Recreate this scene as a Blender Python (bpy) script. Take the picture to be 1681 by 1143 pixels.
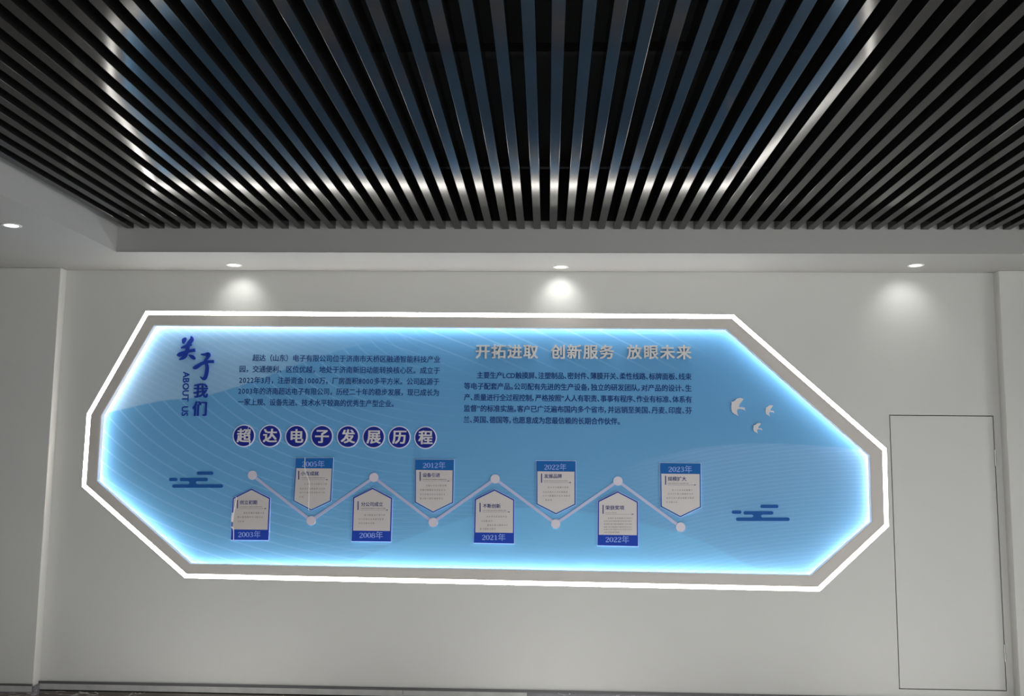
import bpy, bmesh, math, random
import numpy as np
from mathutils import Vector, Matrix
random.seed(7)
for o in list(bpy.data.objects): bpy.data.objects.remove(o)
scn = bpy.context.scene
col = scn.collection

# ------------------------------------------------------------------ camera
F, YAW, PIT, ROL, DIST, EYE = 1599.6, -0.0371, 0.1210, 0.0104, 6.8263, 1.62
def cam_axes():
    fw = Vector((math.sin(YAW)*math.cos(PIT), math.cos(YAW)*math.cos(PIT), math.sin(PIT)))
    r = Vector((math.cos(YAW), -math.sin(YAW), 0)); u = r.cross(fw)
    return math.cos(ROL)*r+math.sin(ROL)*u, -math.sin(ROL)*r+math.cos(ROL)*u, fw
RX, UX, FX = cam_axes()
CP = Vector((0, -DIST, EYE))
cam = bpy.data.objects.new('camera', bpy.data.cameras.new('camera')); col.objects.link(cam)
m = Matrix.Identity(4)
for i in range(3):
    m[i][0], m[i][1], m[i][2], m[i][3] = RX[i], UX[i], -FX[i], CP[i]
cam.matrix_world = m
cam.data.sensor_width = 36; cam.data.lens = F/1681*36; cam.data.clip_start = .05
scn.camera = cam
def at(px, py, Y=None, Z=None):
    """point of the wall plane Y (or the level Z) that the photograph shows at a pixel"""
    d = RX*((px-840.5)/F) + UX*((571.5-py)/F) + FX
    t = (Y-CP.y)/d.y if Y is not None else (Z-CP.z)/d.z
    return CP + d*t

# ------------------------------------------------------------------ world, light, exposure
w = bpy.data.worlds.new('world'); scn.world = w; w.use_nodes = True
w.node_tree.nodes['Background'].inputs[0].default_value = (.75, .87, 1, 1)
w.node_tree.nodes['Background'].inputs[1].default_value = 1.0
scn.view_settings.view_transform = 'Standard'; scn.view_settings.look = 'None'
scn.view_settings.gamma = 1; scn.view_settings.use_curve_mapping = False
scn.view_settings.exposure = 0.0
scn.cycles.use_denoising = True
scn.cycles.max_bounces = 8; scn.cycles.diffuse_bounces = 5
scn.cycles.sample_clamp_indirect = 6
def area(name, loc, rot, sx, sy, power, colr):
    l = bpy.data.lights.new(name, 'AREA'); l.shape = 'RECTANGLE'; l.size = sx; l.size_y = sy
    l.energy = power; l.color = colr
    o = bpy.data.objects.new(name, l); o.location = loc; o.rotation_euler = rot; col.objects.link(o); return o
WIN_P, BACK_P, SPOT_P, DOWN_P = 190, 150, 2.5, 370
LED_S, EDGE_S = 19.0, 62.0
# daylight added from assumed unseen windows at the side and behind the camera
area('daylight_side', (5.95, -4.4, 1.2), (0, math.radians(70), 0), 2.2, 4.6, WIN_P, (1, .985, .955))
area('daylight_back', (1.9, -10.3, 1.2), (math.radians(72), 0, 0), 5.0, 2.0, BACK_P, (1, .985, .955))

# ------------------------------------------------------------------ helpers
class NT:
    """tiny wrapper for math on sockets"""
    def __init__(s, mat): s.t = mat.node_tree; s.n = s.t.nodes; s.l = s.t.links
    def new(s, k, **kw):
        n = s.n.new(k)
        for a, b in kw.items(): setattr(n, a, b)
        return n
    def put(s, sock, v):
        if hasattr(v, 'is_linked') or hasattr(v, 'links'): s.l.new(v, sock)
        else: sock.default_value = v
    def m(s, op, a, b=0.0, c=0.0):
        n = s.new('ShaderNodeMath', operation=op)
        s.put(n.inputs[0], a); s.put(n.inputs[1], b); s.put(n.inputs[2], c); return n.outputs[0]
    def mix(s, f, a, b):
        n = s.new('ShaderNodeMix', data_type='RGBA'); s.put(n.inputs[0], f); s.put(n.inputs[6], a); s.put(n.inputs[7], b); return n.outputs[2]
    def smooth(s, v, a, b):
        n = s.new('ShaderNodeMapRange', interpolation_type='SMOOTHSTEP'); s.put(n.inputs[0], v); n.inputs[1].default_value = a; n.inputs[2].default_value = b; return n.outputs[0]
    def noise(s, scale, vec=None, detail=3, dist=0):
        n = s.new('ShaderNodeTexNoise'); n.inputs['Scale'].default_value = scale; n.inputs['Detail'].default_value = detail; n.inputs['Distortion'].default_value = dist
        if vec is not None: s.l.new(vec, n.inputs['Vector'])
        return n.outputs[0]
def mat(name, c, rough=.5, metal=0, spec=.5, var=0.0, vscale=3.0, bump=0.0, bscale=200, emit=None, es=0):
    mt = bpy.data.materials.new(name); mt.use_nodes = True
    nt = NT(mt); p = nt.n['Principled BSDF']
    p.inputs['Base Color'].default_value = (*c, 1); p.inputs['Roughness'].default_value = rough
    p.inputs['Metallic'].default_value = metal; p.inputs['Specular IOR Level'].default_value = spec
    co = nt.new('ShaderNodeTexCoord').outputs['Object']
    if var:
        f = nt.noise(vscale, co)
        nt.l.new(nt.mix(f, (*[x*(1-var) for x in c], 1), (*[min(1, x*(1+var)) for x in c], 1)), p.inputs['Base Color'])
    if bump:
        b = nt.new('ShaderNodeBump'); b.inputs['Strength'].default_value = bump; b.inputs['Distance'].default_value = .002
        nt.l.new(nt.noise(bscale, co), b.inputs['Height']); nt.l.new(b.outputs[0], p.inputs['Normal'])
    if emit:
        p.inputs['Emission Color'].default_value = (*emit, 1); p.inputs['Emission Strength'].default_value = es
    return mt
def link(o, parent=None, **kw):
    col.objects.link(o)
    if parent is not None: o.parent = parent
    for k, v in kw.items(): o[k] = v
    return o
def mesh_obj(name, bm, mt, parent=None, smooth=False, **kw):
    bmesh.ops.recalc_face_normals(bm, faces=bm.faces)
    me = bpy.data.meshes.new(name); bm.to_mesh(me); bm.free()
    if smooth:
        for p in me.polygons: p.use_smooth = True
    me.materials.append(mt)
    return link(bpy.data.objects.new(name, me), parent, **kw)
def pydata(name, V, Fc, mt, parent=None, **kw):
    me = bpy.data.meshes.new(name); me.from_pydata(V, [], Fc); me.update(); me.materials.append(mt)
    return link(bpy.data.objects.new(name, me), parent, **kw)
def empty(name, loc, **kw):
    o = bpy.data.objects.new(name, None); o.location = loc; o.empty_display_size = .1; link(o, **kw); return o
def box(bm, x0, x1, y0, y1, z0, z1, bev=0):
    r = bmesh.ops.create_cube(bm, size=1); vs = r['verts']
    for v in vs: v.co = Vector(((x0+x1)/2+v.co.x*(x1-x0), (y0+y1)/2+v.co.y*(y1-y0), (z0+z1)/2+v.co.z*(z1-z0)))
    if bev:
        es = {e for v in vs for e in v.link_edges}
        bmesh.ops.bevel(bm, geom=list(es), offset=bev, segments=2, affect='EDGES', profile=.5)
def boxo(name, b, mt, parent=None, bev=0, **kw):
    bm = bmesh.new(); box(bm, *b, bev=bev); o = mesh_obj(name, bm, mt, parent, **kw); return o
def prism(bm, pts, y0, y1):
    """outline pts [(x,z)] extruded from Y=y0 (front) to y1"""
    a = [bm.verts.new((x, y0, z)) for x, z in pts]; b = [bm.verts.new((x, y1, z)) for x, z in pts]
    bm.faces.new(a); bm.faces.new(b[::-1]); n = len(pts)
    for i in range(n): bm.faces.new((a[i], b[i], b[(i+1) % n], a[(i+1) % n]))
def ring(bm, outer, inner, y0, y1):
    n = len(outer); V = [[bm.verts.new((x, y, z)) for x, z in L] for L in (outer, inner) for y in (y0, y1)]
    of, ob, nf, nb = V
    for i in range(n):
        j = (i+1) % n
        bm.faces.new((of[i], of[j], nf[j], nf[i])); bm.faces.new((ob[i], nb[i], nb[j], ob[j]))
        bm.faces.new((of[i], ob[i], ob[j], of[j])); bm.faces.new((nf[i], nf[j], nb[j], nb[i]))
def offset(poly, d):
    """grow a clockwise-or-not outline by d with mitred corners"""
    n = len(poly); A = sum(poly[i][0]*poly[(i+1) % n][1]-poly[(i+1) % n][0]*poly[i][1] for i in range(n))
    s = 1 if A > 0 else -1; out = []
    for i in range(n):
        p, q, r = Vector(poly[i-1]), Vector(poly[i]), Vector(poly[(i+1) % n])
        a, b = (q-p).normalized(), (r-q).normalized()
        na, nb = Vector((a.y, -a.x))*s, Vector((b.y, -b.x))*s
        k = (na+nb); k = k/(1+na.dot(nb)); out.append(tuple(q+k*d))
    return out

# ------------------------------------------------------------------ materials
M_wall = mat('wall_paint', (.63, .628, .605), .55, var=.03, vscale=1.5, bump=.15, bscale=120)
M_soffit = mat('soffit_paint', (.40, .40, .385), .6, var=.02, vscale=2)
M_slat = mat('slat_metal', (.0125, .012, .0118), .11, 0, .19, var=.15, vscale=9)
M_slat.node_tree.nodes['Principled BSDF'].inputs['Specular Tint'].default_value = (1, .90, .80, 1)
M_void = mat('void_paint', (.004, .004, .004), .9)
M_floor = mat('floor_tile', (.70, .69, .67), .25, var=.08, vscale=1.2)
M_door = mat('door_paint', (.64, .638, .618), .5, var=.02, vscale=2)
M_dark = mat('gap_dark', (.03, .03, .03), .8)
M_frame = mat('frame_paint', (.60, .565, .53), .5, var=.03)
M_led = mat('led_diffuser', (.9, .9, .9), .4, emit=(1, .965, .91), es=LED_S)
M_edge = mat('edge_led', (.9, .9, .9), .4, emit=(1, .87, .76), es=EDGE_S)
M_chan = mat('channel_white', (.75, .77, .8), .6)
M_ret = mat('return_metal', (.62, .63, .66), .35)
M_trim = mat('lamp_trim', (.82, .82, .8), .35)
M_lens = mat('lamp_lens', (.9, .9, .9), .3, emit=(1, .99, .95), es=9)
M_text = mat('print_navy', (.012, .045, .19), .6, 0, .12)
M_title = mat('raised_letter', (.64, .64, .63), .35)
M_brush = mat('heading_blue', (.012, .045, .34), .6, 0, .12)
M_disc = mat('disc_navy', (.014, .025, .27), .6, 0, .12)
M_white = mat('acrylic_white', (.74, .77, .90), .3)
M_char = mat('disc_letter', (.68, .67, .70), .6, 0, .12)
M_hdr_a = mat('header_cobalt', (.016, .06, .42), .6, 0, .12)
M_hdr_b = mat('header_azure', (.014, .13, .42), .6, 0, .12)
M_face = mat('card_face', (.60, .565, .56), .35)
M_hdrtx = mat('header_letter', (.30, .42, .85), .6, 0, .12)
M_ctitle = mat('card_title', (.03, .045, .18), .6, 0, .12)
M_cbody = mat('card_body', (.26, .24, .23), .6)
M_path = mat('path_acrylic', (.47, .50, .72), .35)
M_node = mat('node_acrylic', (.66, .62, .72), .35)
M_cloud = mat('cloud_blue', (.015, .10, .36), .6, 0, .12)
M_bird = mat('bird_acrylic', (.66, .64, .66), .35)
M_edgew = mat('acrylic_edge', (.62, .72, .95), .3)
M_crack = mat('crack_white', (.9, .88, .88), .4)
M_steel = mat('hinge_steel', (.45, .45, .44), .35, .8)
M_alu = mat('strip_aluminium', (.42, .42, .415), .35, 0, .5, var=.25, vscale=14)
def stone(name, a, b, vein):
    mt = mat(name, a, .25); nt = NT(mt); p = nt.n['Principled BSDF']
    co = nt.new('ShaderNodeTexCoord').outputs['Object']
    mp = nt.new('ShaderNodeMapping'); mp.inputs['Scale'].default_value = (1.2, 1, 14); nt.l.new(co, mp.inputs[0])
    f = nt.noise(3, mp.outputs[0], 6, .6)
    v = nt.noise(1.3, mp.outputs[0], 4, 1.5)
    line = nt.m('LESS_THAN', nt.m('ABSOLUTE', nt.m('SUBTRACT', v, .52)), .006)
    nt.l.new(nt.mix(line, nt.mix(f, (*a, 1), (*b, 1)), (*vein, 1)), p.inputs['Base Color']); return mt
M_stone = stone('grey_marble', (.10, .10, .11), (.22, .22, .24), (.5, .5, .5))
M_brown = stone('brown_marble', (.06, .05, .045), (.19, .17, .15), (.4, .38, .36))
M_glass = bpy.data.materials.new('window_glass'); M_glass.use_nodes = True
g = NT(M_glass); g.n.remove(g.n['Principled BSDF'])
fr = g.new('ShaderNodeFresnel'); fr.inputs[0].default_value = 1.3
mx = g.new('ShaderNodeMixShader'); g.l.new(fr.outputs[0], mx.inputs[0])
g.l.new(g.new('ShaderNodeBsdfTransparent').outputs[0], mx.inputs[1])
gl = g.new('ShaderNodeBsdfGlossy'); gl.inputs['Roughness'].default_value = .02; g.l.new(gl.outputs[0], mx.inputs[2])
g.l.new(mx.outputs[0], g.n['Material Output'].inputs[0])

# ------------------------------------------------------------------ dimensions of the room
XL, XR = -3.49, 3.112            # sides of the recessed bay that carries the board
ZC, ZS, YS = 3.0, 3.158, -.609   # soffit underside, slat underside, fascia
XF = -2.855                      # fascia of the left soffit
X0, X1, Y1 = -5.6, 5.6, -9.8
YF = -.0015                       # front of the sign frame
def P(px, py, Y): v = at(px, py, Y=Y); return (v.x, v.z)
LED_OUT = [P(*q, YF) for q in [(239.4, 510.5), (1204.4, 516.6), (1455.5, 736.5), (1459, 864.5), (1345.5, 971.3), (303.2, 949.3), (134.2, 799), (142.5, 680)]]
LED_IN = offset(LED_OUT, -.028)
OPEN = [P(*q, YF) for q in [(252, 533.8), (1192.5, 540), (1428.6, 748.3), (1431.8, 857), (1332, 945.4), (311.8, 926.6), (158.4, 790.5), (165.8, 682)]]
dl = [P(1461, 682, 0), P(1630.5, 684.5, 0), P(1650.5, 1134.5, 0), P(1477.5, 1129.5, 0)]
DX0, DX1 = (dl[0][0]+dl[3][0])/2, (dl[1][0]+dl[2][0])/2
DZ0, DZ1 = (dl[2][1]+dl[3][1])/2, (dl[0][1]+dl[1][1])/2

# ------------------------------------------------------------------ structure
# back wall of the bay: one skin with the openings for the sign and the flush door
bm = bmesh.new()
def loop(pts):
    vs = [bm.verts.new((x, 0, z)) for x, z in pts]
    return [bm.edges.new((vs[i], vs[(i+1) % len(vs)])) for i in range(len(vs))]
GAP = .006
E_ = loop([(XL, 0), (XR, 0), (XR, ZC), (XL, ZC)]) + loop(offset(LED_OUT, .002)) + loop([(DX0-GAP, DZ0-GAP), (DX1+GAP, DZ0-GAP), (DX1+GAP, DZ1+GAP), (DX0-GAP, DZ1+GAP)])
bmesh.ops.triangle_fill(bm, edges=E_, use_beauty=True)
r = bmesh.ops.extrude_face_region(bm, geom=bm.faces[:])
for v in r['geom']:
    if isinstance(v, bmesh.types.BMVert): v.co.y += .12
mesh_obj('wall_back', bm, M_wall, kind='structure', label='pale grey painted wall behind the lit board')
for nm, a, b in (('wall_back_left', X0, XL), ('wall_back_right', XR, X1)):
    boxo(nm, (a, b, -.085, .12, 0, ZC), M_wall, kind='structure', bev=.004)
boxo('wall_left', (X0-.15, X0, Y1, .12, 0, 3.7), mat('wall_low_bounce', (.05, .05, .05), .6), kind='structure')  # unseen wall, made dark to cut bounce light on the left pier
# right wall with a long window opening
bm = bmesh.new()
wy0, wy1, wz0, wz1 = -6.8, -2.0, .08, 2.35
box(bm, X1, X1+.15, Y1, .12, 0, wz0); box(bm, X1, X1+.15, Y1, .12, wz1, 3.7)
box(bm, X1, X1+.15, Y1, wy0, wz0, wz1); box(bm, X1, X1+.15, wy1, .12, wz0, wz1)
mesh_obj('wall_right', bm, M_wall, kind='structure')
def window(name, axis, a0, a1, z0, z1, pos, n):
    root = empty(name, (0, 0, 0), kind='structure')
    bm = bmesh.new()
    def bar(u0, u1, v0, v1):
        if axis == 'x': box(bm, pos-.03, pos+.03, u0, u1, v0, v1)
        else: box(bm, u0, u1, pos-.03, pos+.03, v0, v1)
    bar(a0, a1, z0, z0+.05); bar(a0, a1, z1-.05, z1)
    for i in range(n+1):
        u = a0+(a1-a0-.05)*i/n; bar(u, u+.05, z0, z1)
    mesh_obj('window_frame', bm, M_dark, root)
    for i in range(n):
        u = a0+(a1-a0-.05)*i/n
        b = (pos-.004, pos+.004, u+.05, u+(a1-a0-.05)/n, z0+.05, z1-.05) if axis == 'x' else (u+.05, u+(a1-a0-.05)/n, pos-.004, pos+.004, z0+.05, z1-.05)
        boxo('pane', b, M_glass, root)
window('window_1', 'x', wy0, wy1, wz0, wz1, X1+.08, 4)
bm = bmesh.new()
box(bm, X0, -.6, Y1-.15, Y1, 0, 3.7); box(bm, 4.4, X1, Y1-.15, Y1, 0, 3.7); box(bm, -.6, 4.4, Y1-.15, Y1, 2.3, 3.7); box(bm, -.6, 4.4, Y1-.15, Y1, 0, .1)
mesh_obj('wall_front', bm, M_wall, kind='structure')
window('window_2', 'y', -.6, 4.4, .1, 2.3, Y1-.08, 4)
boxo('floor', (X0, X1, Y1, .12, -.1, 0), M_floor, kind='structure')

# ceiling: dark slab, painted soffit round the edge, slats hung below the slab
ceil = boxo('ceiling', (X0, X1, Y1, .12, 3.62, 3.72), M_void, kind='structure', label='dark ceiling hung with rows of glossy black slats')
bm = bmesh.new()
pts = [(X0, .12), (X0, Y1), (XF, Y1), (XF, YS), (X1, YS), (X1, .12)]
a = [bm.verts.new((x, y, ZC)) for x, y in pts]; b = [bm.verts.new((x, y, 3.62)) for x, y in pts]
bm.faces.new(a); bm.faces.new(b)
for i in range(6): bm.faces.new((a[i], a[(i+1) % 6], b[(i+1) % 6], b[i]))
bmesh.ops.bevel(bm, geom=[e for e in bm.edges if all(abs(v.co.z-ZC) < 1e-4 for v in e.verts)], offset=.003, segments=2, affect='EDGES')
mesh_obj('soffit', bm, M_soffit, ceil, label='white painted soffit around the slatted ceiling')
PITCH, SW = .1036, .047
bm = bmesh.new(); box(bm, -SW/2, SW/2, Y1+.02, YS-.004, ZS, ZS+.10, bev=.0015)
first = None
k = math.ceil((XF+.03+SW+.0505)/PITCH)
n = 0
while -.0505+PITCH*k < X1-.02:
    x = -.0505+PITCH*k-SW/2
    if first is None:
        first = mesh_obj('slat', bm, M_slat, ceil); o = first
    else:
        o = first.copy(); col.objects.link(o)
    o.location.x = x; k += 1; n += 1
boxo('gap_black_sheet', (XF+.004, X1-.002, YS-.0035, YS-.0004, ZS+.055, 3.615), M_void, ceil)  # black sheet added over the upper fascia to darken the slat gaps
# cross rails the slats clip on to
for y in (-1.6, -3.1, -4.6, -6.1, -7.6):
    boxo('cross_rail', (XF+.02, X1, y-.02, y+.02, ZS+.102, ZS+.14), M_void, ceil)

# skirting along the bay and the two piers
bb = boxo('baseboard_back', (XL, XR, -.012, 0, 0, .104), M_stone, kind='structure', label='grey veined stone skirting under the wall')
boxo('top_strip', (XL, XR, -.0135, 0, .104, .12), mat('strip_charcoal', (.10, .10, .105), .4), bb)
def wx(px): return at(px, 1132, Y=-.014).x
boxo('metal_strip', (XL, wx(661), -.016, -.0121, .066, .104), M_alu, bb, label='light grey strip along the stone skirting')
boxo('metal_strip', (wx(662), wx(865), -.016, -.0121, .070, .104), M_alu, bb, label='light grey strip along the stone skirting')
boxo('shadow_strip', (XL, wx(660), -.0145, -.0121, .056, .066), M_void, bb)
boxo('brown_stone', (XL, wx(660), -.015, -.0121, .0, .056), M_brown, bb, label='brown veined stone skirting piece')
for i, (a, b) in enumerate(((X0, XL), (XR, X1))):
    s = boxo('baseboard_left' if i == 0 else 'baseboard_right', (a, b, -.097, -.085, 0, .104), M_stone, kind='structure')
    boxo('top_strip', (a, b, -.0985, -.085, .104, .116), bpy.data.materials['strip_charcoal'], s)
    if i == 0:
        boxo('metal_strip', (a, b, -.101, -.0971, .066, .104), M_alu, s)
        boxo('brown_stone', (a, b, -.100, -.0971, 0, .056), M_brown, s)
        boxo('side_stone', (b, b+.012, -.097, 0, 0, .104), M_stone, s)

# flush door in the bay wall
door = empty('door_1', ((DX0+DX1)/2, 0, DZ0), kind='structure', label='flush hidden door right of the lit board')
def dbox(nm, b, mt, parent, **kw):
    cx, cz = (DX0+DX1)/2, DZ0
    return boxo(nm, (b[0]-cx, b[1]-cx, b[2], b[3], b[4]-cz, b[5]-cz), mt, parent, **kw)
dbox('door_leaf', (DX0, DX1, 0, .04, DZ0, DZ1), M_door, door, bev=.0015)
bm = bmesh.new()
cx, cz = (DX0+DX1)/2, DZ0
ring(bm, [(DX0-GAP-cx, -GAP), (DX1+GAP-cx, -GAP), (DX1+GAP-cx, DZ1-cz+GAP), (DX0-GAP-cx, DZ1-cz+GAP)],
     [(DX0+.01-cx, .01), (DX1-.01-cx, .01), (DX1-.01-cx, DZ1-cz-.01), (DX0+.01-cx, DZ1-cz-.01)], .041, .06)
mesh_obj('door_stop', bm, M_dark, door)
for py in (752, 1072):
    z = at(1640, py, Y=0).z; x = DX1+GAP/2
    bm = bmesh.new()
    r = bmesh.ops.create_cone(bm, cap_ends=True, segments=12, radius1=.0055, radius2=.0055, depth=.11)
    for v in r['verts']: v.co += Vector((x-cx, -.002, z-cz))
    mesh_obj('hinge', bm, M_steel, door, smooth=False, label='small steel hinge barrel')

# ------------------------------------------------------------------ downlights
def lathe(prof, seg=32):
    bm = bmesh.new(); rings = []
    for r, z in prof:
        rings.append([bm.verts.new((r*math.cos(2*math.pi*i/seg), r*math.sin(2*math.pi*i/seg), z)) for i in range(seg)])
    for A, B in zip(rings[:-1], rings[1:]):
        for i in range(seg): bm.faces.new((A[i], A[(i+1) % seg], B[(i+1) % seg], B[i]))
    return bm, rings
def downlight(px, py, label, tilt, power):
    p = at(px, py, Z=ZC)
    t = empty('ceiling_light', (p.x, p.y, ZC), label=label, category='light', group='round recessed downlights in the soffit')
    bm, _ = lathe([(.038, -.0005), (.040, -.004), (.050, -.005), (.056, -.003), (.057, 0), (.038, -.0001)])
    mesh_obj('trim_ring', bm, M_trim, t, smooth=True)
    bm, R_ = lathe([(.039, -.0008), (.034, -.0022), (.018, -.0036), (.004, -.004)])
    bm.faces.new(R_[-1]); bm.faces.new(R_[0][::-1])
    mesh_obj('lens', bm, M_lens, t, smooth=True, label='glowing white lens')
    l = bpy.data.lights.new('lamp_beam', 'SPOT'); l.energy = power; l.spot_size = math.radians(96); l.spot_blend = 1; l.shadow_soft_size = .03
    l.color = (.97, 1, .94)
    o = bpy.data.objects.new('lamp_beam', l); o.location = (0, 0, -.03); o.rotation_euler = (math.radians(tilt), 0, 0); col.objects.link(o); o.parent = t
    # extra spot added per lamp, lighting the floor so its bounce brightens the wall
    l = bpy.data.lights.new('lamp_beam', 'SPOT'); l.energy = DOWN_P*(.35 if px < 100 else 1); l.spot_size = math.radians(52); l.spot_blend = .6; l.shadow_soft_size = .04
    o = bpy.data.objects.new('lamp_beam', l); o.location = (0, 0, -.03); o.rotation_euler = (math.radians(-20), 0, 0); col.objects.link(o); o.parent = t
downlight(384, 435, 'round recessed downlight above the left end of the lit board', 42, SPOT_P)
downlight(920.5, 438, 'round recessed downlight above the middle of the lit board', 42, SPOT_P)
downlight(1503, 435.5, 'round recessed downlight nearest the hidden door on the right', 42, SPOT_P)
downlight(19, 370, 'round recessed downlight alone in the left side soffit', 0, SPOT_P*1.5)

# ------------------------------------------------------------------ the lit board
RET = .045; YB = YF+.075; YM = YB-.0005           # depth of the return, plane of the print
sign = empty('display_board', (0, 0, 0), label='large eight-sided blue company history board with glowing white outline', category='display board')
bm = bmesh.new(); ring(bm, LED_IN, OPEN, YF, YF+RET)
bmesh.ops.bevel(bm, geom=[e for e in bm.edges if all(abs(v.co.y-YF) < 1e-5 for v in e.verts) and e.calc_length() > .2], offset=.002, segments=1, affect='EDGES')
mesh_obj('frame', bm, M_frame, sign, label='beige grey flat frame')
# bright aluminium lip lining the opening
IN2 = offset(OPEN, -.003)
bm = bmesh.new(); ring(bm, OPEN, IN2, YF+.001, YF+RET); mesh_obj('inner_lip', bm, M_ret, sign, label='pale metal lip of the opening')
# light strips let into the outer edge, one per side, mitred
n8 = 8; mid = offset(LED_OUT, -.015)
for i in range(n8):
    j = (i+1) % n8
    q = [Vector(LED_OUT[i]), Vector(LED_OUT[j]), Vector(LED_IN[j]), Vector(LED_IN[i])]
    d = (q[1]-q[0]).normalized()*(.003 if i in (3, 4, 5) else .0006)
    q = [q[0]+d, q[1]-d, q[2]-d, q[3]+d]
    bm = bmesh.new(); prism(bm, [tuple(v) for v in q], YF+.0015, YF+.012)
    mesh_obj('light_strip', bm, M_led, sign)
bm = bmesh.new(); ring(bm, offset(LED_OUT, -.0005), LED_IN, YF+.013, YF+RET); mesh_obj('strip_channel', bm, M_chan, sign)
bm = bmesh.new(); ring(bm, offset(LED_OUT, .0015), offset(LED_OUT, -.0004), YF, YF+.012); mesh_obj('outer_rim', bm, M_ret, sign)
# hidden channel behind the frame with the edge lights
OC = offset(OPEN, .060)
bm = bmesh.new(); ring(bm, offset(OPEN, .066), OC, YF+RET, YB); mesh_obj('light_channel', bm, M_chan, sign)
for i in range(n8):
    j = (i+1) % n8; O2 = offset(OPEN, .055); O3 = offset(OPEN, .059)
    bm = bmesh.new(); prism(bm, [O2[i], O2[j], O3[j], O3[i]], YF+RET+.004, YB-.005)
    mesh_obj('edge_light', bm, M_edge, sign)

# printed sheet -----------------------------------------------------------
mp_ = bpy.data.materials.new('printed_sheet'); mp_.use_nodes = True
nt = NT(mp_); pb = nt.n['Principled BSDF']; pb.inputs['Roughness'].default_value = .45; pb.inputs['Specular IOR Level'].default_value = .15
tc = nt.new('ShaderNodeTexCoord').outputs['Object']; sx = nt.new('ShaderNodeSeparateXYZ'); nt.l.new(tc, sx.inputs[0])
X, Z = sx.outputs['X'], sx.outputs['Z']
XA, XB, ZA, ZB = -3.3, 2.6, .8, 2.75
U = nt.m('DIVIDE', nt.m('SUBTRACT', X, XA), XB-XA)
def crest(px):
    """height over x of a printed hill line, through photographed points of the print"""
    n = nt.new('ShaderNodeFloatCurve'); c = n.mapping.curves[0]
    pts = []
    for a in px:
        v = at(a[0], a[1], Y=YB); pts.append(((v.x-XA)/(XB-XA), (v.z-ZA)/(ZB-ZA)))
    while len(c.points) < len(pts): c.points.new(.5, .5)
    for i, p_ in enumerate(pts): c.points[i].location = p_
    n.mapping.extend = 'HORIZONTAL'; n.mapping.update()
    nt.l.new(U, n.inputs['Value'])
    return nt.m('ADD', nt.m('MULTIPLY', n.outputs[0], ZB-ZA), ZA)
def step(v, a, b): return nt.smooth(v, a, b)
base_lo, base_hi = (.125, .375, .67, 1), (.13, .37, .66, 1)
ar = nt.mix(step(Z, 1.0, 2.4), (.155, .42, .72, 1), (.118, .345, .64, 1))
# pale hill upper left
h1 = crest([(160, 682), (205, 672), (266, 659), (324, 653), (382, 638), (440, 618), (500, 596), (600, 566), (760, 548), (900, 545)])
d1 = nt.m('SUBTRACT', Z, h1)
fade1 = nt.m('SUBTRACT', 1.0, step(X, -2.6, -.9))
f1 = nt.m('MULTIPLY', step(d1, -.004, .01), nt.m('MULTIPLY', fade1, nt.m('SUBTRACT', 1.0, nt.m('MULTIPLY', step(d1, .05, .6), .35))))
ar = nt.mix(nt.m('MULTIPLY', f1, .95), ar, (.28, .49, .72, 1))
# hill on the right
h2 = crest([(940, 812), (986, 787), (1045, 759), (1104, 744), (1163, 733), (1241, 728), (1320, 730), (1445, 742)])
d2 = nt.m('SUBTRACT', h2, Z)
f2 = nt.m('MULTIPLY', step(d2, -.004, .01), step(X, .35, 1.1))
ar = nt.mix(nt.m('MULTIPLY', f2, nt.m('SUBTRACT', .50, nt.m('MULTIPLY', step(d2, 0, .5), .25))), ar, (.24, .46, .76, 1))
# bright hill at the foot
h3 = crest([(560, 935), (614, 907), (730, 862), (800, 842), (853, 834), (927, 838), (1045, 857), (1143, 885), (1241, 932), (1340, 960)])
d3 = nt.m('SUBTRACT', h3, Z)
f3 = nt.m('MULTIPLY', step(d3, -.01, .012), nt.m('SUBTRACT', 1.0, nt.m('MULTIPLY', step(d3, 0, .35), .5)))
ar = nt.mix(nt.m('MULTIPLY', f3, .8), ar, (.18, .50, .82, 1))
# fine pale line fans
def fan(cxp, cyp, sxx, period, width, power=1.0):
    c = at(cxp, cyp, Y=YB)
    dx = nt.m('MULTIPLY', nt.m('SUBTRACT', X, c.x), sxx); dz = nt.m('SUBTRACT', Z, c.z)
    r_ = nt.m('SQRT', nt.m('ADD', nt.m('MULTIPLY', dx, dx), nt.m('MULTIPLY', dz, dz)))
    fr_ = nt.m('ABSOLUTE', nt.m('SUBTRACT', nt.m('FRACT', nt.m('DIVIDE', r_, period)), .5))
    return nt.m('SUBTRACT', 1.0, nt.smooth(fr_, 0, width))
pale = (.36, .62, .90, 1)
left = nt.m('MULTIPLY', nt.m('SUBTRACT', 1.0, step(X, -1.9, -.3)), nt.m('SUBTRACT', 1.0, step(nt.m('MULTIPLY', d1, fade1), -.004, .01)))
l1 = fan(760, 520, .55, .062, .12)
ar = nt.mix(nt.m('MULTIPLY', nt.m('MULTIPLY', l1, left), .30), ar, pale)
l2 = fan(860, 330, .5, .034, .22)
ar = nt.mix(nt.m('MULTIPLY', nt.m('MULTIPLY', l2, nt.m('MULTIPLY', step(d1, 0, .02), fade1)), .22), ar, (.42, .60, .80, 1))
l3 = fan(700, 1250, .45, .030, .2)
mid_ = nt.m('MULTIPLY', nt.m('MULTIPLY', step(X, -2.2, -1.2), nt.m('SUBTRACT', 1.0, step(X, .2, 1.0))), nt.m('SUBTRACT', 1.0, step(Z, 1.3, 1.75)))
ar = nt.mix(nt.m('MULTIPLY', nt.m('MULTIPLY', l3, nt.m('MULTIPLY', mid_, nt.m('SUBTRACT', 1.0, f3))), .16), ar, pale)
l4 = fan(1500, 2100, .9, .027, .22)
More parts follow.
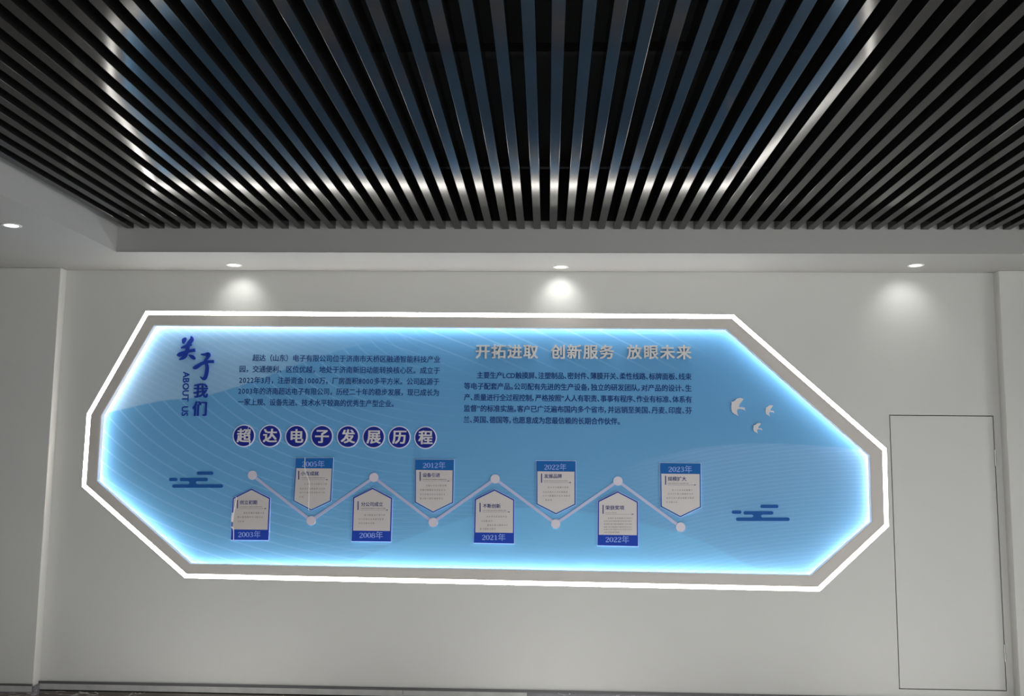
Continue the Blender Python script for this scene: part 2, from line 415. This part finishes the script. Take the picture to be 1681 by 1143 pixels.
ar = nt.mix(nt.m('MULTIPLY', nt.m('MULTIPLY', l4, f2), .22), ar, pale)
l5 = fan(-200, 1500, .62, .085, .10)
top_ = nt.m('MULTIPLY', step(Z, 2.2, 2.5), nt.m('MULTIPLY', step(X, -1.6, -.6), nt.m('SUBTRACT', 1.0, step(X, .6, 1.3))))
ar = nt.mix(nt.m('MULTIPLY', nt.m('MULTIPLY', l5, top_), .30), ar, pale)
nt.l.new(ar, pb.inputs['Base Color'])
bm = bmesh.new(); prism(bm, offset(OPEN, .064), YB, YB+.012)
mesh_obj('printed_sheet', bm, mp_, sign, label='blue sheet printed with pale hills and fine wave lines')

# ------------------------------------------------------------------ lettering
_cache = {}
def glyph(ch, bold=0.0, ext=0.0):
    if bold:
        V0, F0, b0 = glyph(ch, 0.0, ext); V, Fc = [], []
        for kz, (dx, dy) in enumerate(((bold, bold*.6), (-bold, bold*.6), (bold, -bold*.6), (-bold, -bold*.6))):
            n0 = len(V); V += [(x+dx, y+dy, z+kz*.0016) for x, y, z in V0]; Fc += [tuple(i+n0 for i in q) for q in F0]
        return V, Fc, b0
    key = (ch, bold, ext)
    if key in _cache: return _cache[key]
    cu = bpy.data.curves.new('g', 'FONT'); cu.body = ch; cu.size = 1; cu.resolution_u = 2; cu.offset = bold; cu.extrude = ext
    cu.fill_mode = 'BOTH'
    ob = bpy.data.objects.new('g', cu); col.objects.link(ob)
    dg = bpy.context.evaluated_depsgraph_get(); me = ob.evaluated_get(dg).to_mesh()
    V = [tuple(v.co) for v in me.vertices]; Fc = [tuple(p.vertices) for p in me.polygons]
    ob.evaluated_get(dg).to_mesh_clear(); bpy.data.objects.remove(ob); bpy.data.curves.remove(cu)
    if V:
        xs = [v[0] for v in V]; ys = [v[1] for v in V]; bb_ = (min(xs), max(xs), min(ys), max(ys))
    else: bb_ = (0, 0, 0, 0)
    _cache[key] = (V, Fc, bb_); return _cache[key]
kb = glyph('国')[2]; EM = (kb[1]-kb[0])/.84; KC = (kb[2]+kb[3])/2   # em of the ideographs and their vertical centre
HALF = '、，。“”（）'
def layout(text, half):
    """[(char, x)] in em units and the total width"""
    x = 0; out = []
    for ch in text:
        if ch == ' ': x += .5; continue
        b = glyph(ch)[2]; wch = (b[1]-b[0])/EM
        if ch.isdigit():
            out.append((ch, x+(.585-wch)/2, b[0]/EM)); x += .585
        elif ord(ch) < 0x2000 and ch not in '“”':
            out.append((ch, x+.04, b[0]/EM)); x += wch+.09
        elif half and ch in HALF:
            out.append((ch, x+.05, b[0]/EM)); x += .5
        elif ch in '“”': out.append((ch, x+.05, b[0]/EM)); x += .45
        else:
            out.append((ch, x, 0)); x += 1
    return out, x
def text_data(text, half=False, bold=0.0, ext=0.0):
    L, W = layout(text, half); V = []; Fc = []
    for ch, x, lb in L:
        v, f, b = glyph(ch, bold, ext); n0 = len(V)
        V += [((a/EM-lb+x), (c-KC)/EM, e) for a, c, e in v]; Fc += [tuple(i+n0 for i in q) for q in f]
    return V, Fc, W
def line_verts(text, p0, p1, Y, em, half=False, bold=0.0, depth=0.0, fit=True):
    """lay text from pixel p0 to p1 (ends of its centre line) on plane Y; em in metres"""
    V, Fc, W = text_data(text, half, bold, depth/2/em if depth else 0)
    a, b = at(*p0, Y=Y), at(*p1, Y=Y); d = (b-a); s = d.length/W; d.normalize(); u = Vector((-d.z, 0, d.x))
    if not fit: a = (a+b)/2-d*W*em/2; s = em
    out = [tuple(a+d*(x*s)+u*(y*em)+Vector((0, -z*em-depth/2, 0))) for x, y, z in V]
    return out, Fc
def merged(name, lines, mt, parent, **kw):
    V = []; Fc = []
    for v, f in lines:
        n0 = len(V); V += v; Fc += [tuple(i+n0 for i in q) for q in f]
    return pydata(name, V, Fc, mt, parent, **kw)
PXM = (YB+DIST)/F*1.0
YT = YB-.0012
A_lines = [
 ('超达（山东）电子有限公司位于济南市天桥区融通智能科技产业', (414.3, 587.8), (723, 590.4)),
 ('园，交通便利、区位优越，地处于济南新旧动能转换核心区。成立于', (392.5, 606), (722.5, 608.8)),
 ('2022年3月，注册资金1000万，厂房面积8000多平方米。公司起源于', (392, 624.3), (721.5, 627)),
 ('2003年的济南超达电子有限公司，历经二十年的稳步发展，现已成长为', (390.5, 642.2), (721.3, 645)),
 ('一家上规、设备先进、技术水平较高的优秀生产型企业。', (390, 660.2), (653, 663.2))]
for t, a, b in A_lines: merged('text_line', [line_verts(t, a, b, YT, 12.0*PXM, False, .014)], M_text, sign, kind='stuff')
B_lines = [
 ('主要生产LCD触摸屏、注塑制品、密封件、薄膜开关、柔性线路、标牌面板、线束', (782.7, 616.3), (1135.2, 618.7)),
 ('等电子配套产品。公司配有先进的生产设备，独立的研发团队，对产品的设计、生', (761.5, 634.1), (1135.5, 637.8)),
 ('产、质量进行全过程控制，严格按照“人人有职责、事事有程序、作业有标准、体系有', (761.5, 652.4), (1136, 656.3)),
 ('监督”的标准实施。客户已广泛遍布国内多个省市，并远销至美国、丹麦、印度、芬', (761, 670.7), (1136, 674.4)),
 ('兰、英国、德国等，也愿意成为您最信赖的长期合作伙伴。', (760.5, 689), (1019, 692.3))]
for t, a, b in B_lines: merged('text_line', [line_verts(t, a, b, YT, 11.8*PXM, True, .018)], M_text, sign, kind='stuff')

# raised slogan: twelve separate characters
slog = empty('slogan_lettering', (0, YM, 0), label='raised pale grey slogan characters across the top of the board', category='lettering')
def sub(o, root): o.location = -root.location if o.parent == root else o.location; return o
for grp, x0, x1 in (('开拓进取', 779.5, 884), ('创新服务', 903, 1009), ('放眼未来', 1027.5, 1136)):
    cw = (x1-x0)/4
    for i, ch in enumerate(grp):
        c = x0+cw*(i+.5); cyy = 577.6+(c-780)/355*1.4
        v, f = line_verts(ch, (c-12, cyy), (c+12, cyy+.1), YB-.0008, 24.6*PXM, False, .022, .012, fit=False)
        sub(pydata('character', v, f, M_title, slog), slog)

# blue heading characters, the first two brush-drawn
def stroke(pts, seg=5, bw=1.0):
    """variable-width brush stroke through (x, y, width) -> outline polygon strip"""
    P_ = [Vector(p) for p in pts]; S = []
    for i in range(len(P_)-1):
        a = P_[max(i-1, 0)]; b = P_[i]; c = P_[i+1]; d = P_[min(i+2, len(P_)-1)]
        for k_ in range(seg):
            t = k_/seg
            S.append(.5*((2*b)+(c-a)*t+(2*a-5*b+4*c-d)*t*t+(3*b-a-3*c+d)*t**3))
    S.append(P_[-1]); L = []; R_ = []
    for i, s in enumerate(S):
        t = (S[min(i+1, len(S)-1)]-S[max(i-1, 0)]); t = Vector((t.x, t.y)).normalized(); n_ = Vector((-t.y, t.x))*(max(s.z, 2) if bw != 1 or s.z > 2 else s.z)/2*bw
        L.append((s.x+n_.x, s.y+n_.y)); R_.append((s.x-n_.x, s.y-n_.y))
    return L, R_
def strokes_obj(name, strokes, conv, Y, depth, mt, parent, bw=1.0, **kw):
    V = []; Fc = []
    for k_, st in enumerate(strokes):
        L, R_ = stroke(st, 5, bw); n_ = len(L); n0 = len(V); dy = k_*.00012
        for side in (L, R_):
            for x, y in side: p = at(*conv(x, y), Y=Y); V.append((p.x, Y-depth-dy, p.z))
        for side in (L, R_):
            for x, y in side: p = at(*conv(x, y), Y=Y); V.append((p.x, Y, p.z))
        for i in range(n_-1):
            Fc.append((n0+i, n0+i+1, n0+n_+i+1, n0+n_+i))
            Fc.append((n0+i, n0+2*n_+i, n0+2*n_+i+1, n0+i+1)); Fc.append((n0+n_+i, n0+n_+i+1, n0+3*n_+i+1, n0+3*n_+i))
        for e in (0, n_-1): Fc.append((n0+e, n0+n_+e, n0+3*n_+e, n0+2*n_+e))
    return pydata(name, V, Fc, mt, parent, **kw)
head = empty('heading_lettering', (0, YM, 0), label='blue brush heading characters at the left end of the board', category='lettering')
cv = lambda x, y: (280+x/7.144, 540+y/7.144)
sub(strokes_obj('character', [[(185, 108, 14), (160, 135, 36), (150, 175, 12)], [(243, 88, 10), (252, 125, 36), (215, 170, 30), (190, 200, 16)],
  [(125, 224, 12), (185, 208, 30), (250, 182, 18)], [(78, 312, 12), (112, 302, 38), (200, 268, 26), (292, 250, 30)],
  [(212, 190, 24), (192, 270, 36), (160, 332, 34), (105, 364, 8)], [(218, 308, 8), (258, 330, 34), (290, 356, 20)]], cv, YB-.001, .008, M_brush, head, bw=1.3), head)
sub(strokes_obj('character', [[(358, 300, 10), (400, 304, 24), (448, 302, 38), (435, 340, 26), (400, 378, 20)],
  [(266, 462, 14), (300, 452, 34), (400, 395, 26), (512, 384, 26)], [(408, 372, 24), (432, 450, 30), (418, 548, 32), (392, 588, 28), (350, 562, 6)]], cv, YB-.001, .008, M_brush, head, bw=1.3), head)
for ch, cx_, cy_, s_ in (('我', 355, 728, 175), ('们', 346, 940, 178)):
    c = cv(cx_, cy_)
    v, f = line_verts(ch, (c[0]-9, c[1]), (c[0]+9, c[1]+.1), YB-.0008, s_/7.144*1.02*PXM, False, .025, .006, fit=False)
    sub(pydata('character', v, f, M_brush, head), head)
V, Fc, W_ = text_data('ABOUT US', False, .028)
a, b = at(*cv(188, 500), Y=YT), at(*cv(168, 1026), Y=YT); d = (b-a); s_ = d.length/W_; d.normalize(); u = Vector((-d.z, 0, d.x))
capc = .36/EM-KC/EM; hs = 80/7.144*PXM/(.73/EM)
sub(pydata('latin_line', [tuple(a+d*(x*s_)+u*((y-capc)*hs)+Vector((0, -z*hs-.0004, 0))) for x, y, z in V], Fc, M_brush, head, kind='stuff'), head)

# eight round character plates
def circle(cx_, cz_, r, n_=40): return [(cx_+r*math.cos(2*math.pi*i/n_), cz_+r*math.sin(2*math.pi*i/n_)) for i in range(n_)]
zs = 4.669
pos = ['first of the round plates, at their left end, with a white crack', 'second round plate from the left in the row of eight', 'third round plate from the left, with a pale curved scratch', 'fourth round plate from the left in the row of eight',
       'fourth round plate from the right in the row of eight', 'third round plate from the right in the row of eight', 'second round plate from the right in the row of eight', 'last round plate at the right end of the row of eight']
for i, (ch, x, y) in enumerate(zip('超达电子发展历程', (95, 295, 497, 693, 893, 1090, 1287, 1487), (727, 728, 731, 731, 733, 736, 738, 741))):
    px, py = 380+x/zs, 560+y/zs; c = at(px, py, Y=YB-.008)
    t = empty('character_plate', (c.x, YM, c.z), label='navy disc reading %s, %s' % (ch, pos[i]), category='sign plate', group='round navy character plates on the board')
    bm = bmesh.new(); prism(bm, circle(0, 0, 18.6*PXM), -.008, 0); mesh_obj('rim', bm, M_white, t, label='pale acrylic rim')
    bm = bmesh.new(); prism(bm, circle(0, 0, 16.9*PXM), -.0095, -.008); mesh_obj('disc', bm, M_disc, t)
    v, f = line_verts(ch, (px-9, py), (px+9, py+.1), YB-.0115, 23.5*PXM, False, .03, .001, fit=False)
    pydata('character', [(p[0]-c.x, p[1]-YM, p[2]-c.z) for p in v], f, M_char, t)
    if i in (0, 2):
        pts = [(135, 645, 3), (125, 690, 3), (137, 740, 7), (140, 790, 7), (138, 805, 3)] if i == 0 else [(535, 650, 2), (572, 705, 5), (570, 760, 5), (540, 805, 2)]
        o = strokes_obj('crack', [pts], lambda a_, b_: (380+a_/zs, 560+b_/zs), YB-.0105, .0015, M_crack, t); o.location = (-c.x, -YM, -c.z)

# zigzag time line
tl = empty('timeline', (0, YM, 0), label='pale zigzag line joining round dots between the year cards', category='lettering')
N = [(414.3, 780.5), (510.8, 855), (613.8, 784), (711, 857.8), (812.8, 786.5), (912.2, 860.3), (1014.4, 790), (1117.3, 865.5)]
NP = [P(*q, YB-.004) for q in N]
for a, b in zip(NP[:-1], NP[1:]):
    a, b = Vector(a), Vector(b); d = (b-a).normalized(); n_ = Vector((-d.y, d.x))*2.3*PXM; a2, b2 = a+d*.03, b-d*.03
    bm = bmesh.new(); prism(bm, [tuple(v) for v in (a2+n_, a2-n_, b2-n_, b2+n_)], -.004, 0); mesh_obj('segment', bm, M_path, tl)
for x, z in NP:
    bm = bmesh.new(); prism(bm, circle(x, z, 7.4*PXM, 28), -.008, 0); mesh_obj('node', bm, M_node, tl)

# ---- serif numerals for the year headers, unit height, drawn as strokes
def ell(cx_, cy_, rx, ry, a0=0, a1=360, n_=14, thin=.05, thick=.15, ph=0):
    out = []
    for i in range(n_+1):
        a = math.radians(a0+(a1-a0)*i/n_); out.append((cx_+rx*math.cos(a), cy_+ry*math.sin(a), thin+(thick-thin)*abs(math.cos(a))**1.5))
    return out
DIG = {
 '0': [ell(.25, .5, .19, .46)],
 '1': [[(.10, .84, .03), (.20, .90, .08), (.27, .97, .05)], [(.26, .95, .12), (.26, .5, .13), (.26, .03, .13)], [(.10, .025, .05), (.26, .025, .05), (.42, .025, .05)]],
 '2': [[(.08, .72, .10), (.10, .88, .07), (.22, .97, .05), (.36, .90, .10), (.40, .74, .14), (.34, .55, .12), (.20, .33, .06), (.08, .14, .06), (.06, .05, .05)], [(.05, .055, .11), (.25, .055, .12), (.42, .055, .10), (.45, .2, .03)]],
 '3': [[(.08, .78, .10), (.12, .91, .06), (.22, .96, .05), (.35, .88, .10), (.36, .72, .13), (.28, .57, .07), (.18, .53, .05)], [(.18, .53, .05), (.32, .48, .08), (.41, .30, .14), (.34, .10, .10), (.20, .03, .05), (.09, .10, .07), (.06, .18, .10)]],
 '5': [[(.12, .93, .11), (.25, .93, .11), (.40, .95, .09)], [(.12, .93, .05), (.10, .75, .05), (.09, .52, .05)], [(.09, .53, .05), (.20, .60, .07), (.36, .50, .12), (.41, .30, .14), (.33, .09, .10), (.19, .03, .05), (.09, .09, .07), (.06, .17, .10)]],
 '8': [ell(.25, .73, .15, .22, thick=.11), ell(.25, .27, .19, .25, thick=.14)],
}
def year(text, x0, x1, yc, h, conv, Y):
    """header lettering such as 2003年 between image columns x0 and x1 of the card's own crop"""
    V = []; Fc = []; w = (x1-x0)/(4*.52+1.0); x = x0
    for ch in text[:4]:
        for st in DIG[ch]:
            pts = [((p[0])*w+x, yc+h*(.5-p[1]), p[2]*w) for p in st]
            L, R_ = stroke(pts, 2); n_ = len(L); n0 = len(V)
            for side in (L, R_):
                for a_, b_ in side: p = at(*conv(a_, b_), Y=Y); V.append((p.x, Y, p.z))
            Fc += [(n0+i, n0+i+1, n0+n_+i+1, n0+n_+i) for i in range(n_-1)]
        x += .52*w
    c0, c1 = conv(x, yc), conv(x1, yc)
    v, f = line_verts('年', c0, c1, Y, (x1-x)/10.39*PXM*1.0, False, 0.0)
    n0 = len(V); V += v; Fc += [tuple(i+n0 for i in q) for q in f]
    return V, Fc

SC = 10.39
CARDS = [
 dict(y='2003年', o=(370, 790), up=1, out=[(92, 1003), (733, 1008), (765, 292), (448, 130), (125, 290)], hd=828, yr=(215, 605, 912), bar=(206, 320, 465), ti=('创立初期', 245, 545, 365), sb=(240, 635, 440), ln=(690, 470), bd=[(545, 310, 665), (615, 205, 655), (690, 205, 335)], lab='cracked on its left side, below the first dot'),
 dict(y='2005年', o=(470, 740), up=0, out=[(160, 128), (800, 125), (765, 865), (425, 1025), (115, 862)], hd=303, yr=(265, 655, 230), bar=(212, 345, 495), ti=('小有成就', 245, 555, 392), sb=(250, 650, 465), ln=(700, 497), bd=[(570, 300, 685), (650, 225, 670), (715, 225, 670), (790, 220, 300)], lab='with a long white crack down its middle'),
 dict(y='2008年', o=(570, 790), up=1, out=[(75, 1025), (745, 1033), (767, 290), (435, 115), (100, 280)], hd=849, yr=(205, 610, 925), bar=(185, 345, 495), ti=('分公司成立', 235, 610, 397), sb=(230, 650, 465), ln=(690, 495), bd=[(580, 290, 655), (650, 190, 625), (720, 190, 480)], lab='between the 2005 and 2012 cards'),
 dict(y='2012年', o=(670, 745), up=0, out=[(118, 98), (782, 103), (770, 840), (425, 1010), (112, 835)], hd=282, yr=(250, 640, 200), bar=(205, 310, 465), ti=('设备引进', 245, 545, 367), sb=(245, 650, 440), ln=(695, 468), bd=[(545, 300, 665), (620, 200, 655), (695, 200, 640), (765, 200, 610)], lab='under the right end of the round plates'),
 dict(y='2021年', o=(765, 795), up=1, out=[(135, 1002), (820, 1015), (825, 265), (488, 90), (150, 255)], hd=828, yr=(270, 675, 910), bar=(240, 320, 475), ti=('不断创新', 285, 590, 375), sb=(280, 690, 450), ln=(740, 477), bd=[(555, 345, 710), (630, 255, 465), (700, 360, 715), (765, 235, 520)], lab='at the middle of the board'),
 dict(y='2022年', o=(870, 745), up=0, out=[(107, 123), (780, 128), (780, 870), (445, 1038), (108, 865)], hd=305, yr=(240, 625, 230), bar=(198, 340, 495), ti=('发展品牌', 240, 545, 385), sb=(235, 640, 465), ln=(695, 493), bd=[(575, 305, 680), (655, 210, 670), (720, 210, 680), (790, 260, 400)], lab='its header on top'),
 dict(y='2022年', o=(970, 800), up=1, out=[(115, 993), (805, 1008), (803, 250), (458, 70), (118, 238)], hd=816, yr=(248, 655, 895), bar=(208, 305, 455), ti=('荣获奖项', 245, 570, 353), sb=(245, 435, 430), ln=(720, 463), bd=[(530, 290, 700), (580, 220, 690), (630, 220, 690), (680, 220, 690), (722, 220, 690), (770, 220, 490)], lab='its header at the bottom'),
 dict(y='2023年', o=(1070, 750), up=0, out=[(140, 105), (833, 115), (840, 865), (487, 1035), (150, 855)], hd=293, yr=(280, 690, 215), bar=(235, 325, 478), ti=('规模扩大', 270, 590, 378), sb=(270, 620, 455), ln=(745, 483), bd=[(570, 345, 720), (635, 270, 710), (705, 245, 725), (775, 245, 430)], lab='the rightmost card'),
]
def marks(rows, conv, Y, h, cwid, rnd):
    """rows of unreadably small print: little strokes on a character pitch"""
    V = []; Fc = []
    def q(x0, x1, y0, y1):
        n0 = len(V)
        for a_, b_ in ((x0, y0), (x1, y0), (x1, y1), (x0, y1)): p = at(*conv(a_, b_), Y=Y); V.append((p.x, Y, p.z))
        Fc.append((n0, n0+1, n0+2, n0+3))
    for y, x0, x1 in rows:
        x = x0
        while x < x1-cwid*.5:
            k_ = rnd.randint(1, 3)
            for j in range(k_):
                yy = y-h/2+h*(j+.5)/k_; q(x+rnd.uniform(0, 4), x+cwid*rnd.uniform(.6, .85), yy-2.5, yy+2.5)
            xx = x+cwid*rnd.uniform(.25, .6); q(xx, xx+5, y-h/2, y+h/2)
            x += cwid
    return V, Fc
for ci, c in enumerate(CARDS):
    conv = lambda x, y, o=c['o']: (o[0]+x/SC, o[1]+y/SC)
    Yc = YB-.010
    out = [P(*conv(*q), Yc) for q in c['out']]
    cxm = sum(p[0] for p in out)/5; czm = min(p[1] for p in out)
    rel = lambda L: [(x-cxm, z-czm) for x, z in L]
    t = empty('year_card', (cxm, YM, czm), label='%s timeline card reading %s, %s' % ('house-shaped' if c['up'] else 'shield-shaped', c['y'], c['lab']), category='sign plate', group='year cards along the zigzag line')
    hm = M_hdr_a if c['up'] else M_hdr_b
    bm = bmesh.new(); prism(bm, rel(offset(out, .0028)), -.007, 0); mesh_obj('backing', bm, M_edgew, t, label='pale acrylic edge')
    bm = bmesh.new(); prism(bm, rel(out), -.010, -.007); mesh_obj('border', bm, hm, t, label='blue border')
    inn = offset(out, -.0085)
    hz = P(*conv(450, c['hd']), Yc)[1]
    if c['up']: face = [(inn[0][0], hz), (inn[1][0], hz), inn[2], inn[3], inn[4]]
    else: face = [(inn[0][0], hz), (inn[1][0], hz), inn[2], inn[3], inn[4]]
    bm = bmesh.new(); prism(bm, rel(face), -.0112, -.0100); mesh_obj('face', bm, M_face, t, label='pale grey text face')
    def local(V_): return [(x-cxm, y-YM, z-czm) for x, y, z in V_]
    v, f = year(c['y'], c['yr'][0], c['yr'][1], c['yr'][2], 84, conv, Yc-.0008); pydata('year_text', local(v), f, M_hdrtx, t)
    Yx = Yc-.0020
    tt, a, b, yc = c['ti']
    v, f = line_verts(tt, conv(a, yc), conv(b, yc), Yx, 76/SC*PXM, False, .02); pydata('title_text', local(v), f, M_ctitle, t)
    rnd = random.Random(ci)
    V = []; Fc = []
    def q(x0, x1, y0, y1):
        n0 = len(V)
        for a_, b_ in ((x0, y0), (x1, y0), (x1, y1), (x0, y1)): p = at(*conv(a_, b_), Y=Yx); V.append((p.x, Yx, p.z))
        Fc.append((n0, n0+1, n0+2, n0+3))
    bx, by0, by1 = c['bar']; q(bx-9, bx+9, by0, by1)
    q(c['sb'][0], c['ln'][0]-20, c['ln'][1]-1.5, c['ln'][1]+1.5); q(c['ln'][0]-20, c['ln'][0]+4, c['ln'][1]-8, c['ln'][1]+6)
    pydata('title_rule', local(V), Fc, M_ctitle, t)
    if ci == 6:
        v, f = line_verts('Awarded', conv(c['sb'][0], c['sb'][2]+4), conv(c['sb'][1], c['sb'][2]+4), Yx, 36/SC*PXM)
    else: v, f = marks([(c['sb'][2], c['sb'][0], c['sb'][1])], conv, Yx, 16, 17, rnd)
    pydata('subtitle_text', local(v), f, M_cbody, t, kind='stuff')
    v, f = marks(c['bd'], conv, Yx, 30 if ci != 6 else 22, 40 if ci != 6 else 30, rnd)
    pydata('body_text', local(v), f, M_cbody, t, kind='stuff')
    if ci == 0:
        o = strokes_obj('crack', [[(178, 262, 8), (190, 315, 11), (165, 430, 11), (140, 560, 14)], [(128, 540, 30), (120, 620, 36), (112, 700, 24)], [(98, 778, 10), (128, 800, 26), (140, 850, 12), (140, 1005, 10)]], conv, Yc-.0015, .002, M_crack, t); o.location = (-cxm, -YM, -czm)
    if ci == 1:
        o = strokes_obj('crack', [[(320, 118, 10), (318, 290, 10), (345, 400, 10), (390, 540, 10), (388, 700, 10), (382, 1022, 10)]], conv, Yc-.0015, .002, M_crack, t); o.location = (-cxm, -YM, -czm)

# birds and clouds
B1 = [(235, 335), (262, 345), (310, 318), (345, 280), (400, 268), (465, 285), (425, 345), (390, 385), (378, 442), (430, 440), (500, 455), (482, 472), (508, 508), (455, 484), (400, 474), (362, 474), (343, 500), (350, 555), (368, 608), (300, 570), (255, 532), (238, 470), (242, 400), (250, 372)]
def bird(b, label):
    x0, x1, y0, y1 = b; Yb_ = YB-.012
    pts = [(x0+(x-235)/273*(x1-x0), y0+(y-268)/340*(y1-y0)) for x, y in B1]
    W = [P(1180+x/11.43, 630+y/11.43, Yb_) for x, y in pts]
    cxx, czz = sum(p[0] for p in W)/len(W), min(p[1] for p in W)
    bm = bmesh.new(); vs = [bm.verts.new((x-cxx, -.012, z-czz)) for x, z in W]
    bmesh.ops.triangle_fill(bm, edges=[bm.edges.new((vs[i], vs[(i+1) % len(vs)])) for i in range(len(vs))], use_beauty=True)
    for v in bmesh.ops.extrude_face_region(bm, geom=bm.faces[:])['geom']:
        if isinstance(v, bmesh.types.BMVert): v.co.y = -.004
    r = bmesh.ops.create_cone(bm, cap_ends=True, segments=10, radius1=.006, radius2=.006, depth=.008)
    k_ = (310-235)/273*(x1-x0)+x0, (430-268)/340*(y1-y0)+y0; kk = P(1180+k_[0]/11.43, 630+k_[1]/11.43, Yb_)
    for v in r['verts']: v.co = Vector((kk[0]-cxx+v.co.x, -.0025+v.co.z*.6, kk[1]-czz+v.co.y))
    o = mesh_obj('bird_ornament', bm, M_bird, label=label, category='ornament', group='raised birds on the board'); o.location = (cxx, YM, czz)
bird((232, 508, 268, 608), 'largest pale raised bird, at the left of the three')
bird((878, 1047, 402, 612), 'small pale raised bird at the right of the three')
bird((648, 822, 738, 932), 'small pale raised bird lowest of the three')
def cloud(rects, stem, conv, label):
    Yb_ = YB-.002; ps = [P(*conv((r[0]+r[1])/2, (r[2]+r[3])/2), Yb_) for r in rects]
    cxx, czz = ps[-1]; bm = bmesh.new()
    for x0, x1, y0, y1 in rects:
        r = (y1-y0)/2; ym = (y0+y1)/2; pts = []
        for i in range(9): a_ = math.pi/2+math.pi*i/8; pts.append((x0+r+r*math.cos(a_), ym+r*math.sin(a_)))
        for i in range(9): a_ = -math.pi/2+math.pi*i/8; pts.append((x1-r+r*math.cos(a_), ym+r*math.sin(a_)))
        prism(bm, [(p[0]-cxx, p[1]-czz) for p in (P(*conv(*q), Yb_) for q in pts)], -.003, 0)
    x0, x1, y0, y1 = stem; f_ = (x1-x0)*.28
    pts = [(x0-f_, y0), (x1+f_, y0), (x1+f_*.2, y0+(y1-y0)*.3), (x1, (y0+y1)/2), (x1+f_*.2, y0+(y1-y0)*.7), (x1+f_, y1), (x0-f_, y1), (x0-f_*.2, y0+(y1-y0)*.7), (x0, (y0+y1)/2), (x0-f_*.2, y0+(y1-y0)*.3)]
    prism(bm, [(p[0]-cxx, p[1]-czz) for p in (P(*conv(*q), Yb_) for q in pts)], -.0031, -.0001)
    o = mesh_obj('cloud_ornament', bm, M_cloud, label=label, category='ornament', group='blue bar clouds on the board'); o.location = (cxx, YM, czz)
cloud([(893, 1012, 239, 263), (692, 753, 285, 309), (770, 972, 285, 309), (715, 1082, 332, 356)], (843, 885, 307, 334), lambda x, y: (120+x/4.396, 720+y/4.396), 'blue bar cloud at the left end of the board')
cloud([(293, 361, 751.5, 764.5), (186, 222, 773.5, 786), (230, 342, 776, 789), (202, 403, 800, 813)], (268, 295, 788, 801), lambda x, y: (1120+x/2.286, 500+y/2.286), 'blue bar cloud at the right end of the board')
print('slats', n, 'door', DX0, DX1, DZ0, DZ1, 'kb', kb, EM)
